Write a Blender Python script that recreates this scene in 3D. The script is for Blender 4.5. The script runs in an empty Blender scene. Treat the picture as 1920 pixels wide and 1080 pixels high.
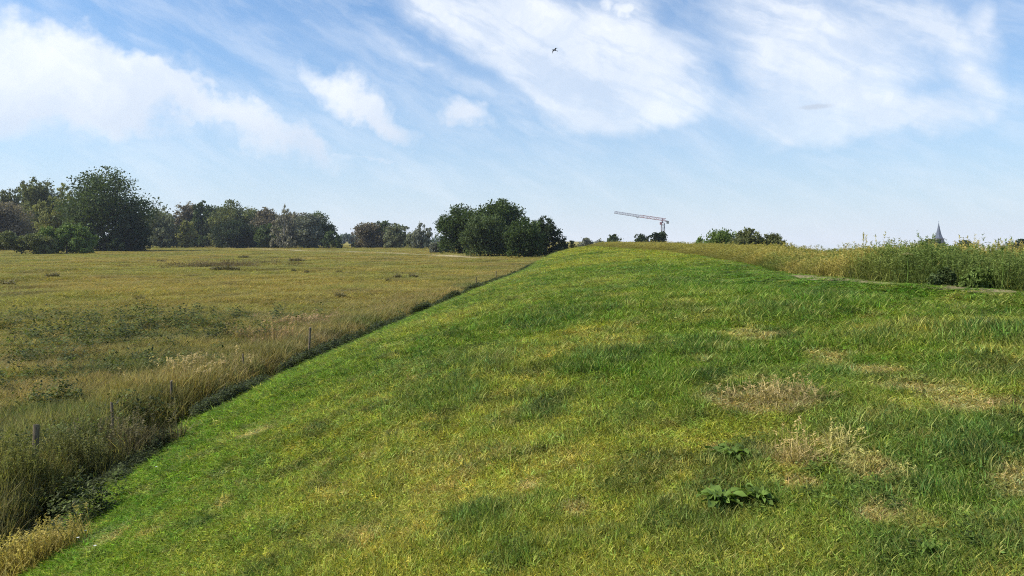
import bpy, math, random
import numpy as np
from mathutils import Vector
R = math.radians
rng = np.random.default_rng(11)
random.seed(5)
S = bpy.context.scene
COL = S.collection

# ---------------------------------------------------------------- camera, sky, sun, exposure
F, U0, V0, EYE = 1400.0, 960.0, 450.0, 3.2      # focal length in photo pixels, horizon row, eye height over the meadow
cam = bpy.data.cameras.new('camera')
cam.sensor_width = 36; cam.lens = F / 1920 * 36
cam.shift_y = -(540 - V0) / 1920
cam.clip_end = 9000; cam.clip_start = 0.05
co = bpy.data.objects.new('camera', cam); COL.objects.link(co)
co.location = (0, 0, EYE); co.rotation_euler = (R(90), 0, 0)
S.camera = co

SUN_EL, SUN_AZ = R(41), R(-96)                  # azimuth from +Y towards +X
sun = bpy.data.lights.new('sun', 'SUN'); sun.energy = 5.0; sun.angle = R(0.5); sun.color = (1, .95, .86)
so = bpy.data.objects.new('sun', sun); COL.objects.link(so)
sd = Vector((math.sin(SUN_AZ) * math.cos(SUN_EL), math.cos(SUN_AZ) * math.cos(SUN_EL), math.sin(SUN_EL)))
so.rotation_euler = sd.to_track_quat('Z', 'Y').to_euler()
so.location = (0, 0, 60)
vs = S.view_settings
vs.view_transform = 'Standard'; vs.look = 'None'; vs.gamma = 1; vs.use_curve_mapping = False
vs.exposure = 0.32
S.cycles.filter_width = 1.1 if hasattr(S.cycles, 'filter_width') else 1.5
S.cycles.use_denoising = False
S.cycles.max_bounces = 6; S.cycles.diffuse_bounces = 3; S.cycles.transmission_bounces = 3
S.cycles.transparent_max_bounces = 4; S.cycles.caustics_reflective = False; S.cycles.caustics_refractive = False

class NT:
    def __init__(s, tree): s.t = tree; tree.nodes.clear()
    def n(s, kind, **kw):
        nd = s.t.nodes.new(kind)
        for k, v in kw.items(): setattr(nd, k, v)
        return nd
    def l(s, a, b): s.t.links.new(a, b)
    def put(s, sock, v):
        if isinstance(v, bpy.types.NodeSocket): s.l(v, sock)
        else: sock.default_value = v
    def m(s, op, a, b=0.0, c=None, clamp=False):
        nd = s.n('ShaderNodeMath', operation=op, use_clamp=clamp)
        s.put(nd.inputs[0], a); s.put(nd.inputs[1], b)
        if c is not None: s.put(nd.inputs[2], c)
        return nd.outputs[0]
    def mix(s, f, a, b, blend='MIX'):
        nd = s.n('ShaderNodeMix', data_type='RGBA', blend_type=blend)
        s.put(nd.inputs[0], f); s.put(nd.inputs[6], a); s.put(nd.inputs[7], b)
        return nd.outputs[2]
    def ramp(s, x, a, b):
        nd = s.n('ShaderNodeMapRange', interpolation_type='SMOOTHSTEP')
        s.put(nd.inputs[0], x); nd.inputs[1].default_value = a; nd.inputs[2].default_value = b
        return nd.outputs[0]
    def noise(s, vec, scale, detail=4, rough=.55, dist=0.0):
        nd = s.n('ShaderNodeTexNoise')
        s.put(nd.inputs['Vector'], vec); nd.inputs['Scale'].default_value = scale
        nd.inputs['Detail'].default_value = detail; nd.inputs['Roughness'].default_value = rough
        nd.inputs['Distortion'].default_value = dist
        return nd.outputs['Fac'], nd.outputs['Color']
def rgb(r, g, b): return (r, g, b, 1)

def build_world():
    w = bpy.data.worlds.new('World'); S.world = w; w.use_nodes = True
    t = NT(w.node_tree)
    out = t.n('ShaderNodeOutputWorld'); bg = t.n('ShaderNodeBackground')
    bg.inputs[1].default_value = 0.088
    t.l(bg.outputs[0], out.inputs[0])
    sky = t.n('ShaderNodeTexSky', sky_type='NISHITA', sun_disc=False, sun_elevation=SUN_EL, sun_rotation=SUN_AZ)
    sky.air_density = 1.15; sky.dust_density = 0.3; sky.ozone_density = 2.2; sky.altitude = 0
    geo = t.n('ShaderNodeTexCoord'); sep = t.n('ShaderNodeSeparateXYZ'); t.l(geo.outputs['Generated'], sep.inputs[0])
    x, y, z = sep.outputs
    hyp = t.m('SQRT', t.m('ADD', t.m('MULTIPLY', x, x), t.m('MULTIPLY', y, y)))
    az = t.m('ARCTAN2', x, y); el = t.m('ARCTAN2', z, hyp)
    cmb = t.n('ShaderNodeCombineXYZ'); t.l(az, cmb.inputs[0]); t.l(el, cmb.inputs[1])
    P = cmb.outputs[0]
    def warp(amount, scale, seed):
        o = t.n('ShaderNodeVectorMath', operation='ADD'); t.l(P, o.inputs[0]); o.inputs[1].default_value = (seed, seed, seed)
        _, c = t.noise(o.outputs[0], scale, 5, .6)
        s1 = t.n('ShaderNodeVectorMath', operation='SUBTRACT'); t.l(c, s1.inputs[0]); s1.inputs[1].default_value = (.5, .5, .5)
        s2 = t.n('ShaderNodeVectorMath', operation='MULTIPLY'); t.l(s1.outputs[0], s2.inputs[0]); s2.inputs[1].default_value = (amount, amount, 0)
        s3 = t.n('ShaderNodeVectorMath', operation='ADD'); t.l(P, s3.inputs[0]); t.l(s2.outputs[0], s3.inputs[1])
        return s3.outputs[0]
    W = warp(.16, 7, 3.1)
    def blob(vec, u, v, ru, rv, rot, wt):
        a = math.atan2(u - U0, F); h = math.hypot(u - U0, F); e = math.atan2(V0 - v, h)
        mp = t.n('ShaderNodeMapping', vector_type='TEXTURE'); t.l(vec, mp.inputs[0])
        mp.inputs[1].default_value = (a, e, 0); mp.inputs[2].default_value = (0, 0, R(rot))
        mp.inputs[3].default_value = (ru / h, rv / h, 1)
        g = t.n('ShaderNodeTexGradient', gradient_type='SPHERICAL'); t.l(mp.outputs[0], g.inputs[0])
        return t.m('MULTIPLY', g.outputs['Fac'], wt)
    def total(vec, lst):
        acc = None
        for b in lst:
            o = blob(vec, *b); acc = o if acc is None else t.m('ADD', acc, o)
        return acc
    # crisp-topped cumulus bank on the left, then cirrus sheets
    cumulus = [(-40, 130, 330, 150, -10, 2.2), (190, 165, 250, 90, -12, 1.7), (310, 140, 90, 60, 0, .9), (420, 215, 230, 50, -22, 1.35),
               (560, 250, 170, 36, -24, .8), (665, 170, 150, 62, -25, 1.15), (620, 150, 130, 40, -30, .6), (735, 215, 100, 30, -32, .9), (868, 212, 88, 44, -14, 1.6),
               (720, 272, 120, 9, -2, .7), (1215, 25, 48, 28, 30, 1.4), (1170, 8, 55, 25, 0, 1.0)]
    cirrus = [(1250, 130, 330, 180, -30, .3), (880, 140, 380, 150, -25, .4), (1680, 150, 380, 200, 0, .3), (1380, 250, 420, 80, 0, .3), (930, 40, 330, 90, -22, 1.25), (1020, 110, 330, 90, -24, 1.35), (1110, 190, 220, 70, -12, 1.35), (1080, 150, 220, 100, -20, .8), (1110, 60, 240, 130, -15, 1.1), (960, 20, 300, 60, -10, .7), (1190, 110, 150, 110, -30, .7), (1240, 165, 220, 70, -28, .75),
              (1520, 40, 270, 150, -12, 1.7), (1500, 120, 200, 130, -35, .9), (1520, 200, 170, 85, 0, 1.35), (1420, 180, 150, 60, -10, .55), (1650, 225, 300, 48, 4, .75), (1640, 120, 220, 180, 0, .5),
              (1850, 80, 48, 130, 8, 1.0), (1790, 110, 150, 36, -52, 1.0), (1700, 190, 160, 60, -30, .5), (1900, 200, 200, 60, 0, .45), (560, 60, 240, 40, -28, .42), (800, 120, 260, 26, -27, .6), (430, 240, 320, 60, -8, .6), (120, 235, 400, 60, 0, .9)]
    c1 = total(W, cumulus)
    n1, _ = t.noise(P, 26, 7, .62)
    cum = t.ramp(t.m('ADD', c1, t.m('MULTIPLY', t.m('SUBTRACT', n1, .5), 1.3)), .0, 1.35)
    W2 = warp(.12, 6, 9.7)
    c2 = total(W2, cirrus)
    s0 = t.n('ShaderNodeMapping', vector_type='POINT'); t.l(warp(.035, 9, 5.5), s0.inputs[0]); s0.inputs[2].default_value = (0, 0, R(26))
    st = t.n('ShaderNodeMapping', vector_type='POINT'); t.l(s0.outputs[0], st.inputs[0]); st.inputs[3].default_value = (1, 4.2, 1)
    n2, _ = t.noise(st.outputs[0], 6, 8, .60, .15)
    n3, _ = t.noise(W2, 13, 6, .6)
    tex = t.m('ADD', t.m('MULTIPLY', t.m('SUBTRACT', n2, .5), 1.9), t.m('MULTIPLY', t.m('SUBTRACT', n3, .5), .9))
    soft = t.m('MULTIPLY', t.ramp(c2, 0, 1.5), t.m('ADD', .46, t.m('MULTIPLY', t.ramp(n2, .38, .62), .62)), clamp=True)
    edge = t.ramp(t.m('ADD', c2, t.m('MULTIPLY', tex, 1.0)), .0, 1.9)
    cir = t.m('ADD', t.m('MULTIPLY', soft, .6), t.m('MULTIPLY', edge, .45), clamp=True)
    # generic cirrus for every direction the list does not cover
    bk = t.m('MULTIPLY', t.ramp(n3, .48, .8), t.ramp(t.m('ABSOLUTE', az), .62, .9))
    veil = t.m('MULTIPLY', t.ramp(n2, .38, .68), .32)
    cl = t.m('MAXIMUM', t.m('MAXIMUM', cum, t.m('MULTIPLY', cir, .88)), t.m('MAXIMUM', bk, veil))
    # colour
    hz = t.m('POWER', 2.718, t.m('MULTIPLY', t.m('MAXIMUM', el, 0), -6.2))
    skyc = t.mix(1.0, sky.outputs[0], rgb(.50, 1.00, 1.40), 'MULTIPLY')
    base = t.mix(t.m('MULTIPLY', hz, .93), skyc, rgb(7.7, 8.2, 9.2))
    shade, _ = t.noise(W, 9, 5, .6)
    white = t.mix(t.ramp(shade, .35, .72), rgb(8.2, 8.8, 9.7), rgb(10.6, 10.7, 10.9))
    # cumulus greys towards its base
    dark = t.m('MULTIPLY', t.m('MULTIPLY', cum, t.ramp(el, .24, .10)), .55)
    white = t.mix(dark, white, rgb(6.5, 7.0, 8.1))
    lowc = t.m('SUBTRACT', 1.0, t.m('MULTIPLY', hz, .55))
    col = t.mix(t.m('MULTIPLY', cl, lowc), base, white)
    dash = t.ramp(blob(warp(.01, 30, 2), 1530, 200, 42, 7, 0, 1.0), .05, .7)
    col = t.mix(t.m('MULTIPLY', dash, .45), col, rgb(5.0, 5.4, 6.2))
    # the ground's own colour below the horizon
    col = t.mix(t.ramp(el, -.03, -.06), col, rgb(1.3, 1.5, .9))
    t.l(col, bg.inputs[0])
build_world()

# ---------------------------------------------------------------- helpers
def tag(o, label=None, cat=None, group=None, kind=None):
    if label: o['label'] = label
    if cat: o['category'] = cat
    if group: o['group'] = group
    if kind: o['kind'] = kind
    return o
def mesh_np(name, V, faces, mat, parent=None, attrs=None, link=True, smooth=False):
    """faces: list of int arrays (n,k)."""
    me = bpy.data.meshes.new(name)
    V = np.asarray(V, np.float32)
    me.vertices.add(len(V)); me.vertices.foreach_set('co', V.ravel())
    tot = np.concatenate([np.full(len(f), f.shape[1], np.int32) for f in faces])
    idx = np.concatenate([f.ravel() for f in faces]).astype(np.int32)
    me.loops.add(len(idx)); me.loops.foreach_set('vertex_index', idx)
    me.polygons.add(len(tot))
    me.polygons.foreach_set('loop_start', np.concatenate([[0], np.cumsum(tot)[:-1]]).astype(np.int32))
    me.polygons.foreach_set('use_smooth', np.full(len(tot), smooth))
    me.update(calc_edges=True)
    for k, a in (attrs or {}).items():
        a = np.asarray(a, np.float32)
        if a.ndim == 1:
            at = me.attributes.new(k, 'FLOAT', 'POINT'); at.data.foreach_set('value', a)
        else:
            at = me.attributes.new(k, 'FLOAT_COLOR', 'POINT')
            at.data.foreach_set('color', np.hstack([a, np.ones((len(a), 1), np.float32)]).ravel())
    if mat: me.materials.append(mat)
    o = bpy.data.objects.new(name, me)
    if link: COL.objects.link(o)
    if parent: o.parent = parent
    return o
def empty(name, loc, label, cat, group=None, rz=0):
    o = bpy.data.objects.new(name, None); COL.objects.link(o); o.location = loc; o.rotation_euler = (0, 0, rz)
    o.empty_display_size = .3
    return tag(o, label, cat, group)
def tubes(paths, sides=6):
    """paths: list of (points (n,3), radii (n)) -> verts, quads (closed by collapsing ends)."""
    V, Q, base = [], [], 0
    for pts, rad in paths:
        pts = np.asarray(pts, float); n = len(pts)
        for i in range(n):
            d = pts[min(i + 1, n - 1)] - pts[max(i - 1, 0)]; d = d / (np.linalg.norm(d) + 1e-9)
            a = np.cross(d, [0, 0, 1.0] if abs(d[2]) < .9 else [1.0, 0, 0]); a /= np.linalg.norm(a); b = np.cross(d, a)
            for k in range(sides):
                th = 2 * math.pi * k / sides
                V.append(pts[i] + rad[i] * (math.cos(th) * a + math.sin(th) * b))
        for i in range(n - 1):
            for k in range(sides):
                k2 = (k + 1) % sides
                Q.append((base + i * sides + k, base + i * sides + k2, base + (i + 1) * sides + k2, base + (i + 1) * sides + k))
        for e in (0, n - 1):
            V.append(pts[e]); c = len(V) - 1 if False else None
        # end caps as fans
        c0 = base + n * sides; c1 = c0 + 1
        for k in range(sides):
            k2 = (k + 1) % sides
            Q.append((c0, base + k2, base + k, c0)); Q.append((c1, base + (n - 1) * sides + k, base + (n - 1) * sides + k2, c1))
        base += n * sides + 2
    quads = np.array([q for q in Q if q[0] != q[3]]); tris = np.array([q[:3] for q in Q if q[0] == q[3]])
    return np.array(V), [quads, tris]
def boxes(lst):
    """list of (centre, size, rotz) -> verts, quads"""
    V, Q = [], []
    for (c, s, rz) in lst:
        b = len(V); ca, sa = math.cos(rz), math.sin(rz)
        for dz in (-.5, .5):
            for dx, dy in ((-.5, -.5), (.5, -.5), (.5, .5), (-.5, .5)):
                x, y = dx * s[0], dy * s[1]
                V.append((c[0] + x * ca - y * sa, c[1] + x * sa + y * ca, c[2] + dz * s[2]))
        Q += [(b, b + 3, b + 2, b + 1), (b + 4, b + 5, b + 6, b + 7)] + [(b + k, b + (k + 1) % 4, b + 4 + (k + 1) % 4, b + 4 + k) for k in range(4)]
    return np.array(V), [np.array(Q)]

_perm = np.random.default_rng(3).random((256, 256))
def vnoise(x, y):
    xi = np.floor(x).astype(int); yi = np.floor(y).astype(int); fx = x - xi; fy = y - yi
    fx = fx * fx * (3 - 2 * fx); fy = fy * fy * (3 - 2 * fy)
    g = lambda a, b: _perm[a % 256, b % 256]
    return (g(xi, yi) * (1 - fx) + g(xi + 1, yi) * fx) * (1 - fy) + (g(xi, yi + 1) * (1 - fx) + g(xi + 1, yi + 1) * fx) * fy
def fbm(x, y, s, o=4, seed=0):
    a, tot, v = 1.0, 0, 0
    for k in range(o):
        v = v + a * vnoise(x / s + 17.3 * (k + seed), y / s + 9.1 * (k + seed)); tot += a; a *= .55; s *= .5
    return v / tot
def sst(a, b, x):
    t = np.clip((x - a) / (b - a), 0, 1); return t * t * (3 - 2 * t)
def lerp(a, b, t): return a + (b - a) * t

# ---------------------------------------------------------------- terrain
def xT(y):      # foot of the dike, meadow side
    y = np.asarray(y, float)
    x = np.interp(y, [-60, 0, 7.7, 8.8, 13.2, 21.9, 33.2, 47, 69, 95], [-6, -4.4, -4.65, -5.0, -5.6, -4.85, -3.7, -2.1, .9, 3.0])
    far = np.clip(y - 95, 0, 60)
    return x + np.where(y > 95, .10 * far + .010 * far ** 2 + np.clip(y - 155, 0, None) * 1.3, 0)
def xP(y):      # edge of the crest
    y = np.asarray(y, float)
    x = np.interp(y, [-60, 4, 11.8, 13.8, 16.8, 21.4, 30, 40, 56, 90], [11, 9, 7.6, 6.85, 6.65, 7.3, 8.6, 9.9, 11.3, 11.4])
    return np.where(y > 80, np.maximum(x, xT(y) + 6.8), x)
W_TOP = 4.6
def height(x, y, fine=True):
    x = np.asarray(x, float); y = np.asarray(y, float)
    a, b = xT(y), xP(y)
    s = (x - a) / (b - a)
    top = 2.2
    g = 1 - (1 - np.clip(s, 0, 1)) ** 2.5
    top = top * sst(175, 140, y)
    z = top * g
    w = x - b
    z = np.where(w > W_TOP, top * (1 - sst(W_TOP, W_TOP + 7, w)), z)
    z = z + .16 * sst(-1.5, -.25, w) * sst(W_TOP + 5, W_TOP, w) * sst(150, 100, y)
    # shallow ditch along the foot
    r = np.hypot(x, y)
    z = z - .28 * np.exp(-((x - a + .75) / .45) ** 2) * sst(130, 100, y)
    z = z - .0175 * np.clip(r - 45, 0, None) * sst(.10, .30, x / np.maximum(y, 1)) * np.maximum(sst(W_TOP + 2, W_TOP + 9, w), sst(135, 170, y)) * (y > 0)
    und = (fbm(x, y, 9, 3, 2) - .5) * .5 * sst(4, 30, r) * sst(-.5, -6, x - a) * sst(500, 200, r)
    z = z + und
    if fine:
        z = z + (fbm(x, y, 1.3, 3, 5) - .5) * .10 * sst(70, 20, r) + (fbm(x, y, 5, 2, 7) - .5) * .12 * sst(2, 9, r) * sst(120, 60, r)
    return z
def pick(u, v):
    """where the sight line through photo pixel (u, v) meets the ground"""
    dx, dz = (u - U0) / F, (V0 - v) / F
    y = np.linspace(2, 420, 20000) if v > 462 else np.linspace(2, 900, 30000)
    hit = np.nonzero(EYE + dz * y < height(dx * y, y, False))[0]
    yy = y[hit[0]] if len(hit) else 400.
    return float(dx * yy), float(yy)
def at(u, d): return (u - U0) / F * d
def zz(v, d): return EYE + (V0 - v) / F * d
def polydist(x, y, pts):
    best = np.full(np.shape(x), 1e9)
    for (ax, ay), (bx, by) in zip(pts[:-1], pts[1:]):
        dx, dy = bx - ax, by - ay
        t = np.clip(((x - ax) * dx + (y - ay) * dy) / (dx * dx + dy * dy), 0, 1)
        best = np.minimum(best, np.hypot(x - ax - t * dx, y - ay - t * dy))
    return best

STRAW = [(1450, 760, .50), (1490, 775, .3), (1745, 735, .50), (1830, 760, .35), (1490, 870, .28), (1560, 835, .22), (1620, 885, .25), (498, 812, .30), (225, 1012, .24),
         (1415, 630, .5), (1560, 665, .4), (1640, 690, .3), (1370, 770, .25), (1350, 845, .1), (1500, 905, .2), (1660, 965, .2), (1900, 900, .25), (1000, 910, .15), (1090, 960, .14),
         (880, 880, .1)]
DARK = [(1390, 862, .28), (1450, 595, .9), (1285, 655, .7), (1810, 705, .5), (1890, 635, .8), (840, 750, .7), (905, 690, .6), (1020, 770, .6), (1330, 930, .2), (1430, 935, .2),
        (1180, 790, .4), (1650, 640, .5), (1560, 560, 1.2), (1130, 680, .7), (1620, 930, .28), (1250, 980, .2), (900, 985, .25), (950, 1060, .2), (1700, 1060, .25), (1780, 860, .4), (1900, 1020, .25), (1040, 600, 1.2), (1640, 900, .3)]
STRAW = [pick(u, v) + (r,) for u, v, r in STRAW]; DARK = [pick(u, v) + (r,) for u, v, r in DARK]
def patch(x, y, lst, amp=.8):
    m = np.zeros(np.shape(x))
    nz = fbm(x, y, .30, 4, 31) - .5
    for px, py, r in lst:
        d = np.hypot(x - px, (y - py) * .8) / (.72 * r) + nz * 2.4 * amp
        m = np.maximum(m, sst(1.35, .55, d))
    return m
def C(*a): return np.array(a, float)
def mixc(a, b, t): return a + (b - a) * np.asarray(t)[..., None]
TRACK = [(-400, 420), (at(390, 345), 345), (at(560, 224), 224), (at(700, 187), 187), (at(820, 156), 156), (at(900, 136), 136)]
def lawn_colour(x, y):
    n1 = fbm(x, y, 4.5, 4, 1); n2 = fbm(x, y, 1.1, 4, 3); n3 = fbm(x, y, .28, 3, 8)
    a, b = xT(y), xP(y); s = (x - a) / (b - a)
    one = np.ones(np.shape(x))[..., None]
    c = mixc(C(.145, .21, .030) * one, C(.27, .285, .055) * one, sst(.38, .66, n1))
    c = mixc(c, C(.33, .30, .09) * one, .45 * sst(.56, .74, n2) * sst(.06, .4, s + .12 * (n1 - .5)))
    c = mixc(c, C(.12, .18, .045) * one, .7 * sst(.50, .30, fbm(x, y, 2.0, 4, 12)) * sst(.1, .35, s))
    c = mixc(c, C(.145, .225, .020) * one, .85 * sst(.30, .05, s))
    c = mixc(c, C(.115, .205, .026) * one, .8 * sst(.62, .85, s + .25 * (n1 - .5)) * sst(9, 13, y) * sst(60, 24, y))
    c = mixc(c, C(.30, .30, .04) * one, .75 * sst(18, 45, y) * sst(.2, .6, s) * sst(.4, .6, n1 + .1))
    c = mixc(c, C(.36, .30, .12) * one, .5 * sst(.62, .78, n3))
    c = mixc(c, C(.10, .16, .045) * one, .6 * patch(x, y, DARK))
    nm = fbm(x, y, .42, 3, 95); c = c * C(1.22, 1.20, .98)
    c = mixc(c, c * C(.74, .87, .95), .7 * sst(.50, .66, nm)); c = mixc(c, c * C(1.16, 1.13, 1.1), .7 * sst(.48, .34, nm))
    c = mixc(c, C(.055, .085, .028) * one, .5 * sst(.60, .74, fbm(x, y, .5, 3, 91)))
    c = mixc(c, C(.56, .43, .18) * one, .55 * patch(x, y, STRAW))
    return c
def meadow_colour(x, y):
    n1 = fbm(x, y, 14, 4, 21); n2 = fbm(x, y, 3.2, 4, 23); n3 = fbm(x, y, .8, 3, 25)
    one = np.ones(np.shape(x))[..., None]
    c = mixc(C(.345, .275, .064) * one, C(.28, .265, .055) * one, sst(.35, .65, n1))
    c = mixc(c, C(.16, .13, .055) * one, .6 * sst(.52, .75, n2))
    r = np.hypot(x, y)
    near = sst(46, 22, r + 14 * (n1 - .5)) 
    c = mixc(c, C(.27, .235, .060) * one, .85 * near)
    c = mixc(c, C(.10, .13, .038) * one, .85 * near * sst(.50, .66, n2))
    c = mixc(c, C(.25, .195, .09) * one, .6 * near * sst(.45, .30, n2))
    c = mixc(c, C(.42, .31, .13) * one, .5 * sst(.5, .7, n3) * near)
    c = mixc(c, C(.045, .06, .025) * one, .5 * sst(.45, .30, n3) * near)
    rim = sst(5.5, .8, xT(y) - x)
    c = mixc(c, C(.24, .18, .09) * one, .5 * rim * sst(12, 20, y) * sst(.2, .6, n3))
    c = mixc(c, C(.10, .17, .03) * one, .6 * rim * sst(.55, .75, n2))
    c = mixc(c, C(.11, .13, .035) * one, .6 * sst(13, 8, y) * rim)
    c = mixc(c, C(.46, .40, .24) * one, .95 * sst(4.5, 1.5, polydist(x, y, TRACK)))
    return c
def ground_colour(x, y):
    lawn = sst(-.1, .1, x - xT(y)) 
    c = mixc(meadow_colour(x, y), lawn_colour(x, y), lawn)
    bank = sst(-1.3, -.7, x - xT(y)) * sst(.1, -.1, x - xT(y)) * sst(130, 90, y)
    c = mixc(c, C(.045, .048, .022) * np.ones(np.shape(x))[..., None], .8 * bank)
    w = x - xP(y)
    c = mixc(c, C(.12, .12, .045) * np.ones(np.shape(x))[..., None], sst(.4, .8, w))
    return c

def ground_material():
    m = bpy.data.materials.new('ground_cover'); m.use_nodes = True; t = NT(m.node_tree)
    out = t.n('ShaderNodeOutputMaterial'); b = t.n('ShaderNodeBsdfPrincipled'); t.l(b.outputs[0], out.inputs[0])
    at_ = t.n('ShaderNodeAttribute', attribute_name='tint'); g = t.n('ShaderNodeNewGeometry')
    n1, _ = t.noise(g.outputs['Position'], .9, 10, .72); n2, _ = t.noise(g.outputs['Position'], 22, 5, .65)
    c = t.mix(t.ramp(n1, .38, .64), t.mix(1, at_.outputs['Color'], rgb(.62, .60, .55), 'MULTIPLY'), t.mix(1, at_.outputs['Color'], rgb(1.15, 1.12, 1.1), 'MULTIPLY'))
    c = t.mix(t.m('MULTIPLY', t.ramp(n2, .5, .72), .45), c, rgb(.10, .075, .045))
    t.l(c, b.inputs['Base Color']); b.inputs['Roughness'].default_value = .95; b.inputs['Specular IOR Level'].default_value = .1
    bp = t.n('ShaderNodeBump'); bp.inputs['Strength'].default_value = .9; bp.inputs['Distance'].default_value = .05
    t.l(n2, bp.inputs['Height']); t.l(bp.outputs[0], b.inputs['Normal'])
    return m
GM = ground_material()
def axis(lo, hi, c, fine, span, grow):
    a = [c]; st = fine
    while a[-1] < hi:
        if abs(a[-1] - c) > span: st *= grow
        a.append(a[-1] + st)
    b = [c]; st = fine
    while b[-1] > lo:
        if abs(b[-1] - c) > span: st *= grow
        b.append(b[-1] - st)
    return np.array(b[::-1] + a[1:])
def grid_obj(name, X, Y, hf, cf, mat):
    gx, gy = np.meshgrid(X, Y); V = np.stack([gx, gy, hf(gx, gy)], -1).reshape(-1, 3)
    ny, nx = gx.shape; i = np.arange(ny - 1)[:, None] * nx + np.arange(nx - 1)[None]
    Q = np.stack([i, i + 1, i + nx + 1, i + nx], -1).reshape(-1, 4)
    return mesh_np(name, V, [Q], mat, attrs={'tint': cf(gx, gy).reshape(-1, 3)}, smooth=True)
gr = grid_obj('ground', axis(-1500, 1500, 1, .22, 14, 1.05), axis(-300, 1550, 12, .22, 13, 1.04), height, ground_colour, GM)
tag(gr, 'rolling sheet of meadow and dike ground', None, kind='structure'); gr['kind'] = 'structure'

# worn pale path along the edge of the crest
def path_strip():
    ys = np.arange(9, 17.5, .25)
    V, T = [], []
    for yv in ys:
        wob = .10 * math.sin(yv * .9) + .06 * math.sin(yv * 2.3)
        for k, o_ in enumerate((-.32, 0, .28)):
            xx = float(xP(yv)) - .1 + wob + o_ * (1 + .25 * math.sin(yv * 1.7 + k))
            V.append((xx, yv, float(height(xx, yv)) + .012)); T.append((.30, .26, .14))
    n = len(ys); Q = [(3 * i + k, 3 * i + k + 1, 3 * i + k + 4, 3 * i + k + 3) for i in range(n - 1) for k in (0, 1)]
    o = mesh_np('path', np.array(V), [np.array(Q)], GM, attrs={'tint': np.array(T)}, smooth=True)
    tag(o, 'narrow worn path of dry trodden grass along the dike crest', kind='structure')
path_strip()

# ---------------------------------------------------------------- plant materials
def plant_material(name, instanced=True, base=(.1, .15, .03), straw=None, transl=.35, vary=.55, spec=.25, straw_at=.82):
    m = bpy.data.materials.new(name); m.use_nodes = True; t = NT(m.node_tree)
    out = t.n('ShaderNodeOutputMaterial')
    if instanced:
        a = t.n('ShaderNodeAttribute', attribute_name='tint', attribute_type='INSTANCER'); col = a.outputs['Color']
    else:
        r = t.n('ShaderNodeRGB'); r.outputs[0].default_value = rgb(*base); col = r.outputs[0]
    bv = t.n('ShaderNodeAttribute', attribute_name='bv').outputs['Fac']
    f = t.m('ADD', t.m('MULTIPLY', bv, 2 * vary), 1 - vary)
    cf = t.n('ShaderNodeCombineColor'); t.l(f, cf.inputs[0]); t.l(f, cf.inputs[1]); t.l(f, cf.inputs[2])
    c = t.mix(1, col, cf.outputs[0], 'MULTIPLY')
    if straw: c = t.mix(t.ramp(bv, straw_at, straw_at + .1), c, rgb(*straw))
    b = t.n('ShaderNodeBsdfPrincipled'); t.l(c, b.inputs['Base Color'])
    b.inputs['Roughness'].default_value = .55; b.inputs['Specular IOR Level'].default_value = spec
    tr = t.n('ShaderNodeBsdfTranslucent'); t.l(t.mix(1, c, rgb(1.25, 1.3, .8), 'MULTIPLY'), tr.inputs[0])
    mx = t.n('ShaderNodeMixShader'); mx.inputs[0].default_value = transl
    t.l(b.outputs[0], mx.inputs[1]); t.l(tr.outputs[0], mx.inputs[2]); t.l(mx.outputs[0], out.inputs[0])
    return m
M_lawn = plant_material('lawn_blades', straw=(.42, .38, .12), vary=.6, spec=.08, straw_at=.87)
M_mead = plant_material('meadow_blades', straw=(.36, .29, .13), vary=.55, straw_at=.80, spec=.08)
M_weed = plant_material('weed_blades', straw=(.40, .34, .10), vary=.6, straw_at=.9, spec=.05)
M_herb = plant_material('herb_leaves', vary=.55, spec=.15)
def plain(name, c, rough=.8, n=0, c2=None, scale=8, spec=.3, metal=0):
    m = bpy.data.materials.new(name); m.use_nodes = True; t = NT(m.node_tree)
    out = t.n('ShaderNodeOutputMaterial'); b = t.n('ShaderNodeBsdfPrincipled'); t.l(b.outputs[0], out.inputs[0])
    tc = t.n('ShaderNodeTexCoord'); mp = t.n('ShaderNodeMapping'); t.l(tc.outputs['Object'], mp.inputs[0]); mp.inputs[3].default_value = (1, 1, .25)
    nf, _ = t.noise(mp.outputs[0], scale, 6, .65)
    t.l(t.mix(t.ramp(nf, .3, .7), rgb(*c), rgb(*(c2 or [v * .6 for v in c]))), b.inputs['Base Color'])
    b.inputs['Roughness'].default_value = rough; b.inputs['Specular IOR Level'].default_value = spec; b.inputs['Metallic'].default_value = metal
    bp = t.n('ShaderNodeBump'); bp.inputs['Strength'].default_value = .4; bp.inputs['Distance'].default_value = .02; t.l(nf, bp.inputs['Height']); t.l(bp.outputs[0], b.inputs['Normal'])
    return m
M_wood = plain('weathered_wood', (.24, .19, .12), c2=(.09, .07, .045), scale=25)
M_bark = plain('bark', (.12, .10, .08), c2=(.05, .042, .035), scale=3)
M_pale = plain('pale_bark', (.45, .42, .38), c2=(.22, .20, .18), scale=3)
M_slate = plain('slate', (.11, .125, .16), c2=(.08, .09, .12), scale=1)
M_stone = plain('church_brick', (.20, .17, .16), c2=(.14, .12, .11), scale=1)
M_redp = plain('crane_red_paint', (.42, .22, .23), c2=(.34, .18, .20), scale=1, rough=.5)
M_grey = plain('crane_grey_steel', (.34, .30, .34), c2=(.26, .24, .28), scale=1, rough=.5)
M_conc = plain('concrete', (.35, .34, .33), scale=1)
M_bird = plain('dark_feathers', (.03, .028, .026), c2=(.015, .014, .014), scale=20)
M_wht = plain('white_petals', (.80, .80, .76), c2=(.7, .7, .66), scale=30)
M_crm = plain('cream_petals', (.75, .72, .50), c2=(.6, .58, .36), scale=30)

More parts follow.
